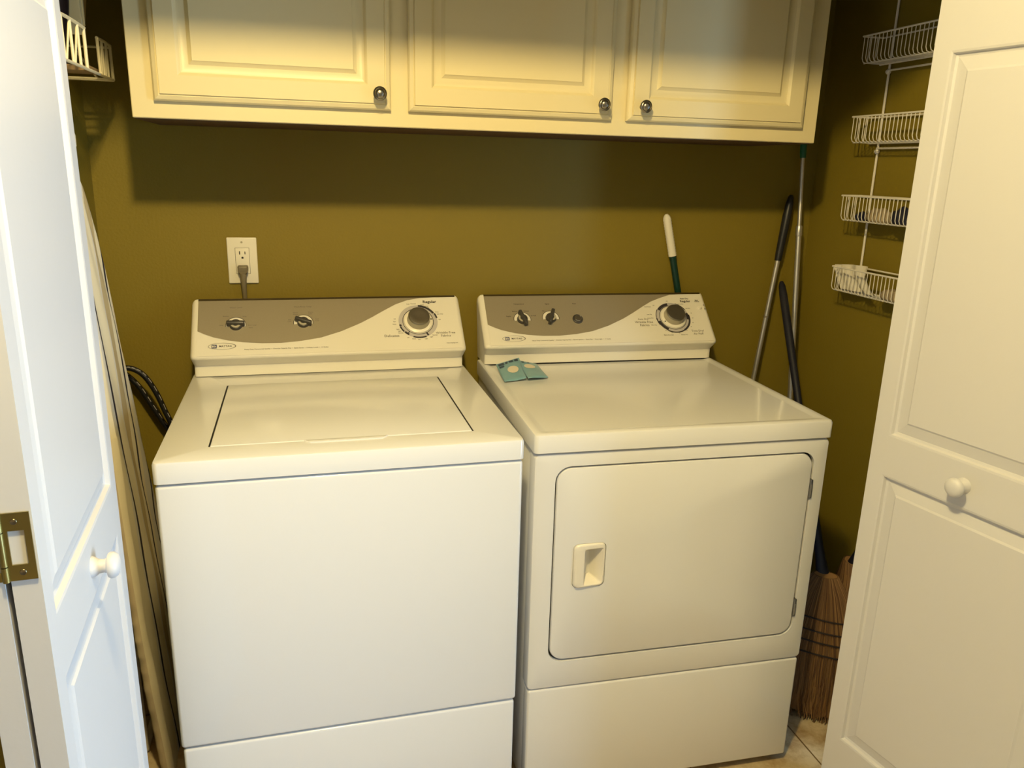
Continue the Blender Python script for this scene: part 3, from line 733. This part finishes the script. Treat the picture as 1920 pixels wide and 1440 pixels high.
b = MB(); b.prism(rrect(.2197, .2553, 1.1467, 1.2143, .001, 2), 0, .0004, lambda a, c_, h: (a, -.0055 - h, c_)); b.build('receptacle_gap', M_inkg, to, world=True, smooth=False)
b = MB(); b.lathe([(.0028, 0), (.0024, .0009), (0, .0010)], (.2372, -.0055, 1.2285), (0, -1, 0), 16); b.build('plate_screw', M_skirt, to, world=True)
tcord = thing('power_cord', 'grey brown power cord plugged into the wall outlet', 'cord', (.2375, -.02, 1.16))
b = MB()
b.prism(roundpoly([(.2245, 1.1695), (.2505, 1.1695), (.2500, 1.1560), (.2450, 1.1440), (.2300, 1.1440), (.2250, 1.1560)], [.003] * 6, 3), .0072, .026, lambda a, c_, h: (a, -h, c_), .004, 3)
plug = b.build('plug', M_cord, tcord, world=True)
b = MB()
for z in (1.164, 1.1605, 1.157): b.box(.2265, .2485, -.0268, -.0255, z, z + .0012, 0)
b.build('plug_rib', M_cord, plug, world=True, smooth=False)
b = MB(); b.tube([(.2375, -.020, 1.148), (.2375, -.022, 1.135), (.2377, -.021, 1.115), (.2380, -.018, 1.09), (.2380, -.014, 1.05), (.240, -.012, .98), (.245, -.012, .70)], .005, 12, rad=[.0085, .0080, .0066, .0058, .0055, .0055, .0055])
b.build('cable', M_cord, tcord, world=True)

# ------------------------------------------------------------------ water hoses
def bez(P, n=10):
    out = []
    for i in range(len(P) - 1):
        p0 = Vector(P[max(i - 1, 0)]); p1 = Vector(P[i]); p2 = Vector(P[i + 1]); p3 = Vector(P[min(i + 2, len(P) - 1)])
        for k in range(n):
            t_ = k / n
            out.append(.5 * ((2 * p1) + (-p0 + p2) * t_ + (2 * p0 - 5 * p1 + 4 * p2 - p3) * t_ ** 2 + (-p0 + 3 * p1 - 3 * p2 + p3) * t_ ** 3))
    out.append(Vector(P[-1])); return out
def hose(pts, label):
    mb = MB(); P = bez(pts); mb.tube(P, .0072, 12)
    o = mb.build('water_hose', M_hose); tag(o, label, 'hose', 'black hoses behind the washer')
    mb = MB()
    # pale dashes painted as highlights along the glossy hose
    for off in (0,):
        for i in range(2, len(P) - 4, 5):
            seg = [p + Vector((.0042, -.0056, .0035)) for p in P[i:i + 4]]
            mb.tube(seg, .0008, 5)
    mb.build('highlight_dashes', M_silver, o)
hose([(-.085, -.074, .905), (-.060, -.074, .920), (-.036, -.074, .917), (-.012, -.074, .897), (.010, -.074, .855), (.027, -.074, .805), (.042, -.074, .755), (.060, -.070, .64)], 'upper black hose arching out from behind the washer')
hose([(-.080, -.040, .905), (-.060, -.040, .893), (-.035, -.040, .862), (-.013, -.040, .818), (.010, -.040, .771), (.030, -.040, .726), (.048, -.040, .62)], 'lower black hose arching out from behind the washer')

# ------------------------------------------------------------------ ironing board
tb_ = thing('ironing_board', 'striped ironing board standing on end between the left door and washer', 'ironing board', (0, -.35, 0))
near = [(.0, -.455), (.10, -.463), (.25, -.484), (.40, -.494), (.55, -.495), (.65, -.494), (.80, -.493), (.95, -.492), (1.10, -.491), (1.20, -.490), (1.28, -.488), (1.34, -.486), (1.375, -.481), (1.395, -.472), (1.405, -.460)]
far = [(.0, -.175), (.10, -.172), (.25, -.166), (.40, -.168), (.55, -.184), (.65, -.213), (.80, -.256), (.95, -.292), (1.10, -.314), (1.20, -.339), (1.28, -.364), (1.34, -.391), (1.375, -.412), (1.395, -.434), (1.405, -.448)]
def lerp(T, z):
    for i in range(len(T) - 1):
        if T[i][0] <= z <= T[i + 1][0]:
            f = (z - T[i][0]) / (T[i + 1][0] - T[i][0]); return T[i][1] + (T[i + 1][1] - T[i][1]) * f
    return T[-1][1] if z > T[-1][0] else T[0][1]
def px_(z): return .035 - .04 * z
mb = MB(); rows = []; uvs = []
zs = [.002 + 1.403 * (k / 330) for k in range(331)]
NF = 30
for z in zs:
    yn, yf_ = lerp(near, z), lerp(far, z); row = []
    T = .028
    for k in range(NF + 1):
        f = k / NF; y = yn + (yf_ - yn) * f
        e = min(f, 1 - f) * (yf_ - yn); rd = .010
        dx = -(rd - math.sqrt(max(0, rd * rd - max(0, rd - e) ** 2))) if e < rd else 0
        wv = .0016 * math.sin(z * 9 + f * 7) + .0010 * math.sin(z * 23 + f * 19)
        row.append((px_(z) + dx + (wv if 0 < k < NF else 0), y, z))
    # gathered side bands and back
    g1 = .0030 * abs(math.sin(z * 62 + .8 * math.sin(z * 17))) + .0012 * math.sin(z * 41 + 1)
    row.append((px_(z) - T * .7, yf_ + .001, z)); row.append((px_(z) - T, yf_ - .006, z))
    row.append((px_(z) - T, yn + .010 + g1, z)); row.append((px_(z) - T * .8, yn - .001 + g1, z)); row.append((px_(z) - T * .45, yn - .002 + g1 * .5, z))
    rows.append(row)
V = mb.grid(rows, closed=True)
mb.bm.faces.new(V[0][::-1]); mb.bm.faces.new(V[-1])
uvl = mb.bm.loops.layers.uv.new('UVMap')
for f in mb.bm.faces:
    for l in f.loops:
        c = l.vert.co; yc = -.345 - (c.z - .65) * .14 - 4.15 * (.015 - .01 * c.z)
        l[uvl].uv = ((c.y - yc + .25) / .5, c.z)
cov = mb.build('board_cover', [M_stripe, M_hem], tb_, world=True, angle=60, label='striped cover')
for p_ in cov.data.polygons:
    xs = [cov.data.vertices[v].co for v in p_.vertices]; zc = sum(v.z for v in xs) / len(xs); xc = sum(v.x for v in xs) / len(xs)
    if xc < px_(zc) - .009: p_.material_index = 1
mb = MB()
mb.tube([(-.042, -.36, .012), (-.050, -.34, 1.15)], .009, 12); mb.tube([(-.042, -.20, .012), (-.050, -.31, 1.15)], .009, 12); mb.tube([(-.042, -.36, .012), (-.042, -.20, .012)], .009, 12)
mb.build('folding_leg', M_wire, tb_, world=True)
# cream rod with a wider cap behind the board
tp = thing('cream_rod', 'cream rod with wider cap standing behind the ironing board by left wall', 'rod', (-.075, -.262, 0))
mb = MB(); mb.tube([(-.075, -.268, 0), (-.0705, -.262, 1.452)], .0055, 12); mb.build('shaft', M_wirec, tp, world=True)
mb = MB(); mb.lathe([(.0060, -.004), (.0085, .002), (.0088, .022), (.0070, .029), (0, .031)], (-.0705, -.262, 1.452), (0, 0, 1), 20); mb.build('cap', M_wirec, tp, world=True)

# ------------------------------------------------------------------ cream wire holder with iron, left wall
th = thing('wire_holder', 'cream wire holder mounted high on the left closet wall', 'wire rack', (-.05, -.35, 1.595))
x0, x1 = LX + .003, 0.0; ya, yb = -.146, -.56; z0 = 1.597; rw = .0032
mb = MB()
mb.tube([(x1, ya, z0), (x1, yb, z0)], rw); mb.tube([(x1, ya, z0), (x0, ya, z0)], rw); mb.tube([(x0, ya, z0), (x0, yb, z0)], rw); mb.tube([(x1, yb, z0), (x0, yb, z0)], rw)
for y in (-.165, -.20): mb.tube([(x1, y, z0 - .002), (x0, y, z0 - .002)], .0018)
mb.build('bottom_frame', M_wirec, th, world=True)
def guard(ys, top, name):
    mb = MB()
    mb.tube(bez([(x1, ys[0], z0), (x1, ys[0] + .001, top - .008), (x1, ys[0] - .006, top), (x1, ys[-1] + .006, top), (x1, ys[-1] - .001, top - .008), (x1, ys[-1], z0)], 5), rw)
    n = len(ys)
    for k in range(1, n - 1): mb.tube([(x1, ys[k], z0), (x1, ys[k] + .0, top)], rw * .85)
    for k in range(1, n - 1): mb.tube([(x1, ys[k + 1] + (.012 if k < n - 2 else .012), z0), (x1, ys[k] - .002, top)], rw * .6)
    mb.build(name, M_wirec, th, world=True)
guard([-.150, -.190, -.228, -.264], 1.668, 'side_guard')
guard([-.374, -.420, -.472, -.530], 1.672, 'side_guard')
mb = MB()
mb.tube([(x1, ya, z0), (x1, ya, 1.664), (x0, ya, 1.664), (x0, ya, z0)], rw); mb.tube([(x1 - .03, ya, z0), (x1 - .07, ya, 1.655)], rw * .8)
mb.tube([(x0, ya, 1.60), (x0, ya, 1.80)], rw); mb.tube([(x0, -.56, 1.60), (x0, -.56, 1.80)], rw)
mb.build('end_guard', M_wirec, th, world=True)
mb = MB(); mb.box(x0 + .004, x1 - .006, -.33, -.25, z0 + .001, z0 + .012, .002, 2)
tag(mb.build('wood_block', M_wood), 'small brown block lying in the cream wire holder', 'block')
mb = MB(); mb.box(x0 + .006, x0 + .012, -.545, -.40, z0 + .003, 1.69, .002, 2)
tag(mb.build('plastic_plate', M_paper), 'pale plate standing in the left end of the cream wire holder', 'plate')
ti = thing('clothes_iron', 'dark plum clothes iron standing nose down in the cream wire holder', 'iron', (-.05, -.36, 1.60))
mb = MB()
rows = []
for k in range(13):
    f = k / 12; z = 1.603 + .26 * f; hw = .004 + .052 * math.sin(min(1, f * 1.15) * math.pi / 2) ** .9; yb_ = -.298 + .015 * f
    rows.append([(-.052 + hw * .62 * math.cos(a_), yb_ - .012 - (hw * 1.25) * (1 + math.sin(a_)), z) for a_ in [2 * math.pi * q / 20 for q in range(20)]])
V = mb.grid(rows, closed=True); mb.bm.faces.new(V[0][::-1]); mb.bm.faces.new(V[-1])
mb.build('iron_body', M_iron, ti, world=True, angle=60)
mb = MB()
poly = [(-.270, 1.672), (-.263, 1.672), (-.241, 1.71), (-.215, 1.745), (-.200, 1.865), (-.294, 1.865), (-.285, 1.745), (-.277, 1.70)]
mb.prism(poly, -.045, -.022, lambda a, c_, h: (h, a, c_), .003, 2)
mb.prism([(-.266, 1.69), (-.262, 1.69), (-.245, 1.84), (-.262, 1.84)], -.022, -.0195, lambda a, c_, h: (h, a, c_), .0005, 1)
mb.build('soleplate', M_sole, ti, world=True)

# ------------------------------------------------------------------ wire basket rack on the right wall
tk = thing('basket_rack', 'white wire rack with four baskets hung on the right closet wall', 'wire rack', (RX, -.45, 1.12))
for y in (-.272, -.640):
    mb = MB(); mb.tube([(RX - .006, y, 1.14), (RX - .006, y, 2.05)], .0032, 8); mb.build('upright', M_wire, tk, world=True)
def basket(zt_, hgt, yL, yR, xf=1.842):
    mb = MB(); xb = RX - .010; zb = zt_ - hgt
    mb.tube([(xb, yL, zt_), (xf, yL, zt_), (xf, yR, zt_), (xb, yR, zt_)], .0024, 8)
    mb.tube([(xb, yL, zt_), (xb, yR, zt_)], .0022, 6)
    mb.tube([(xb, yL, zb), (xb, yR, zb)], .0030, 8); 
    mb.tube([(xf + .012, yL, zb), (xf + .012, yR, zb)], .0018, 6)
    n = int(abs(yR - yL) / .0145)
    for k in range(n + 1):
        y = yL - .006 + (yR - yL + .012) * k / n
        mb.tube([(xf, y, zt_), (xf, y, zb + .012), (xf + .004, y, zb + .003), (xf + .013, y, zb), (xb, y, zb)], .00115, 5, caps=False)
    for xx in (xf + .022, xf + .044):
        mb.tube([(xx, yL, zt_), (xx, yL, zb)], .0014, 5); mb.tube([(xx, yR, zt_), (xx, yR, zb)], .0014, 5)
    mb.build('basket', M_wire, tk, world=True)
for zt_ in (1.789, 1.588, 1.382): basket(zt_, .066, -.238, -.69)
basket(1.187, .066, -.238, -.69)
for zt_ in (1.702, 1.500):
    mb = MB(); mb.lathe([(.006, 0), (.007, .006), (.004, .010), (0, .010)], (RX - .004, -.272, zt_), (-1, 0, 0), 12); mb.build('wall_clip', M_wire, tk, world=True)
for zt_ in (1.705, 1.508):
    mb = MB(); mb.tube([(RX - .010, -.272, zt_), (RX - .010, -.640, zt_)], .0026, 8); mb.build('cross_bar', M_wire, tk, world=True)
# things in the baskets
mb = MB()
rows = []
for j in range(9):
    v = j / 8; zt_ = 1.126 + .072 * v
    y0_, y1_ = -.262 + .055 * min(1, v * 1.2), -.405 + .062 * min(1, v * 1.6) ** .7
    rows.append([(1.860 + .014 * (1 - abs(2 * (i / 14) - 1)) * (1 - v) + .012 * v + .004 * math.sin(i * 1.1), y0_ + (y1_ - y0_) * i / 14, zt_ - .010 * v * (1 - i / 14) ** 2) for i in range(15)])
mb.grid(rows)
r2 = [[(x + .0015, y, z) for x, y, z in r] for r in rows]; mb.grid(r2)
tag(mb.build('paper_bag', M_paper, angle=60), 'creased white paper bag in the lowest wire basket', 'bag')
def lump(name, m, label, cat, x, y, z, sx, sy, sz, seed):
    rnd = random.Random(seed); t = bmesh.new(); bmesh.ops.create_icosphere(t, subdivisions=3, radius=1)
    for v in t.verts:
        c = v.co.copy(); k = 1 + .10 * math.sin(c.x * 5 + seed) + .08 * math.sin(c.y * 9 + seed * 2)
        zz = max(c.z, -.55) if c.z < 0 else c.z
        v.co = Vector((x + c.x * sx * k, y + c.y * sy * k, z + (zz + .55) * sz * k / 1.55))
    mb = MB(); mb.merge(t); tag(mb.build(name, m, angle=80), label, cat)
lump('cloth_bundle', M_darkcloth, 'small dark cloth bundle at left of the second basket from below', 'cloth', 1.872, -.292, 1.3175, .020, .018, .022, 1)
lump('cloth_bundle', M_tan, 'tan cloth bundle in the middle of the second basket from below', 'cloth', 1.872, -.365, 1.3175, .022, .050, .034, 2)
lump('cloth_bundle', M_darkcloth, 'larger dark cloth bundle by the white door, second basket from below', 'cloth', 1.872, -.462, 1.3175, .024, .044, .042, 3)
lump('cloth_bundle', M_tan, 'flat tan cloth in the lowest basket beside the paper bag', 'cloth', 1.878, -.47, 1.1225, .020, .070, .030, 5)

# ------------------------------------------------------------------ poles and brooms
def pole(name, label, cat, pts, r, m, extra):
    t = thing(name, label, cat, (pts[-1][0], pts[-1][1], 0))
    mb = MB(); mb.tube(pts, r, 16); mb.build('shaft', m, t, world=True)
    for nm, P, rad, mm in extra:
        mb = MB(); mb.tube(P, 1, 16, rad=rad); mb.build(nm, mm, t, world=True)
    return t
def on(a, b_, z):
    f = (z - a[2]) / (b_[2] - a[2]); return tuple(a[i] + (b_[i] - a[i]) * f for i in range(3))
A0, A1 = (1.826, -.022, 1.375), (1.752, -.045, .817)
def A(z): return on(A0, A1, z)
pole('mop_handle', 'silver mop handle with black rubber grip leaning in the right corner', 'mop', [A(1.20), A(.04)], .0075, M_alu,
     [('grip', [A(z) for z in (1.375, 1.369, 1.35, 1.31, 1.26, 1.20, 1.178)], [.004, .008, .0115, .0135, .0125, .0115, .0105], M_grip),
      ('joint_ring', [A(1.008), A(1.002)], [.0084, .0084], M_inkg)])
B0, B1 = (1.8430, -.030, 1.507), (1.8400, -.120, .767)
def B(z): return on(B0, B1, z)
pole('extension_pole', 'tall silver pole with green tip standing in the right corner', 'pole', [B(1.49), B(1.275)], .0062, M_alu,
     [('lower_tube', [B(z) for z in (1.278, .8, .02)], [.0082, .0082, .0082], M_alu), ('collar', [B(z) for z in (1.286, 1.282, 1.258, 1.254)], [.0085, .0098, .0098, .0085], M_alu),
      ('tip', [B(z) for z in (1.482, 1.50, 1.56, 1.565)], [.0085, .0098, .0092, .004], M_greent)])
D0, D1 = (1.423, -.018, 1.308), (1.470, -.018, 1.120)
def Dp(z): return on(D0, D1, z)
pole('green_pole', 'dark green pole with white ribbed grip leaning on the wall behind the dryer', 'pole', [Dp(1.19), Dp(.03)], .0100, M_green,
     [('grip', [Dp(1.312 - .004 * k) if k else Dp(1.313) for k in range(0, 31)], [.004, .0085, .0105] + [.0118 + (.0005 if k % 2 else -.0003) for k in range(28)], M_whiteg)])

def broom(loc, rz, label, top, seed, hh=.43):
    """corn broom: bristles on the floor, handle leaning from the shoulder to `top` (world)"""
    rnd = random.Random(seed)
    t = thing('corn_broom', label, 'broom', loc, rz, 'corn brooms beside the dryer')
    mb = MB()
    def w_(f): return .030 + .092 * min(1, (1 - f) * 1.9) ** .8 + .010 * (1 - f)      # half width at height fraction f
    def dd(f): return .020 + .014 * math.sin(math.pi * min(1, f * 1.1))
    # core
    rows = []
    for k in range(13):
        f = k / 12; z = .02 + (hh - .02) * f; W2, D2 = w_(f) * .93, dd(f) * .85
        rows.append([(W2 * math.cos(a_), D2 * math.sin(a_) + .10 * f * 0, z) for a_ in [2 * math.pi * q / 28 for q in range(28)]])
    V = mb.grid(rows, closed=True); mb.bm.faces.new(V[0][::-1]); mb.bm.faces.new(V[-1])
    for _ in range(520):
        a_ = rnd.uniform(0, 2 * math.pi); rr = rnd.uniform(.94, 1.05); zb = rnd.uniform(.0, .018); j = rnd.uniform(-.006, .006); pts = []
        ph = rnd.uniform(0, 6); cu = rnd.uniform(.002, .009); sp_ = rnd.uniform(-.012, .012)
        for k in range(9):
            f = k / 8; z = zb + (hh - zb) * f; e = max(0, 1 - f * 2.0)
            pts.append((w_(f) * rr * math.cos(a_) + j * (1 - f) + e * (cu * math.sin(ph + f * 14) + sp_ * e), dd(f) * rr * math.sin(a_) + j * .5 * (1 - f) + e * cu * math.cos(ph + f * 11), z))
        mb.tube(pts, .0012, 3, caps=False)
    head = mb.build('bristles', M_straw, t, smooth=True)
    mb = MB()
    for f in (.50, .58, .65, .73):
        z = hh * f; P = [(w_(f) * 1.035 * math.cos(a_), dd(f) * 1.08 * math.sin(a_), z + .002 * math.sin(a_ * 2)) for a_ in [2 * math.pi * q / 40 for q in range(41)]]
        mb.tube(P, .0022, 6, caps=False)
    mb.build('binding_twine', M_twine, head)
    mb = MB(); mi = Matrix.Translation(Vector(loc)) @ Matrix.Rotation(rz, 4, 'Z'); tp_ = mi.inverted() @ Vector(top)
    a = Vector((0, 0, hh - .03)); d = tp_ - a
    P = [a + d * f for f in (0, .08, .5, .62, .80, .95, .985, 1)]
    mb.tube(P, .01, 16, rad=[.020, .0125, .0095, .0105, .0120, .0120, .0100, .006]); mb.build('handle', M_broomh, t)
    return t
broom((1.675, -.60, 0), math.radians(-38), 'nearer corn broom standing bristles down in the gap right of the dryer', (1.822, -.030, 1.112), 3)
broom((1.835, -.50, 0), math.radians(70), 'farther corn broom behind the first, mostly hidden by the right door', (1.865, -.74, 1.15), 9, .40)
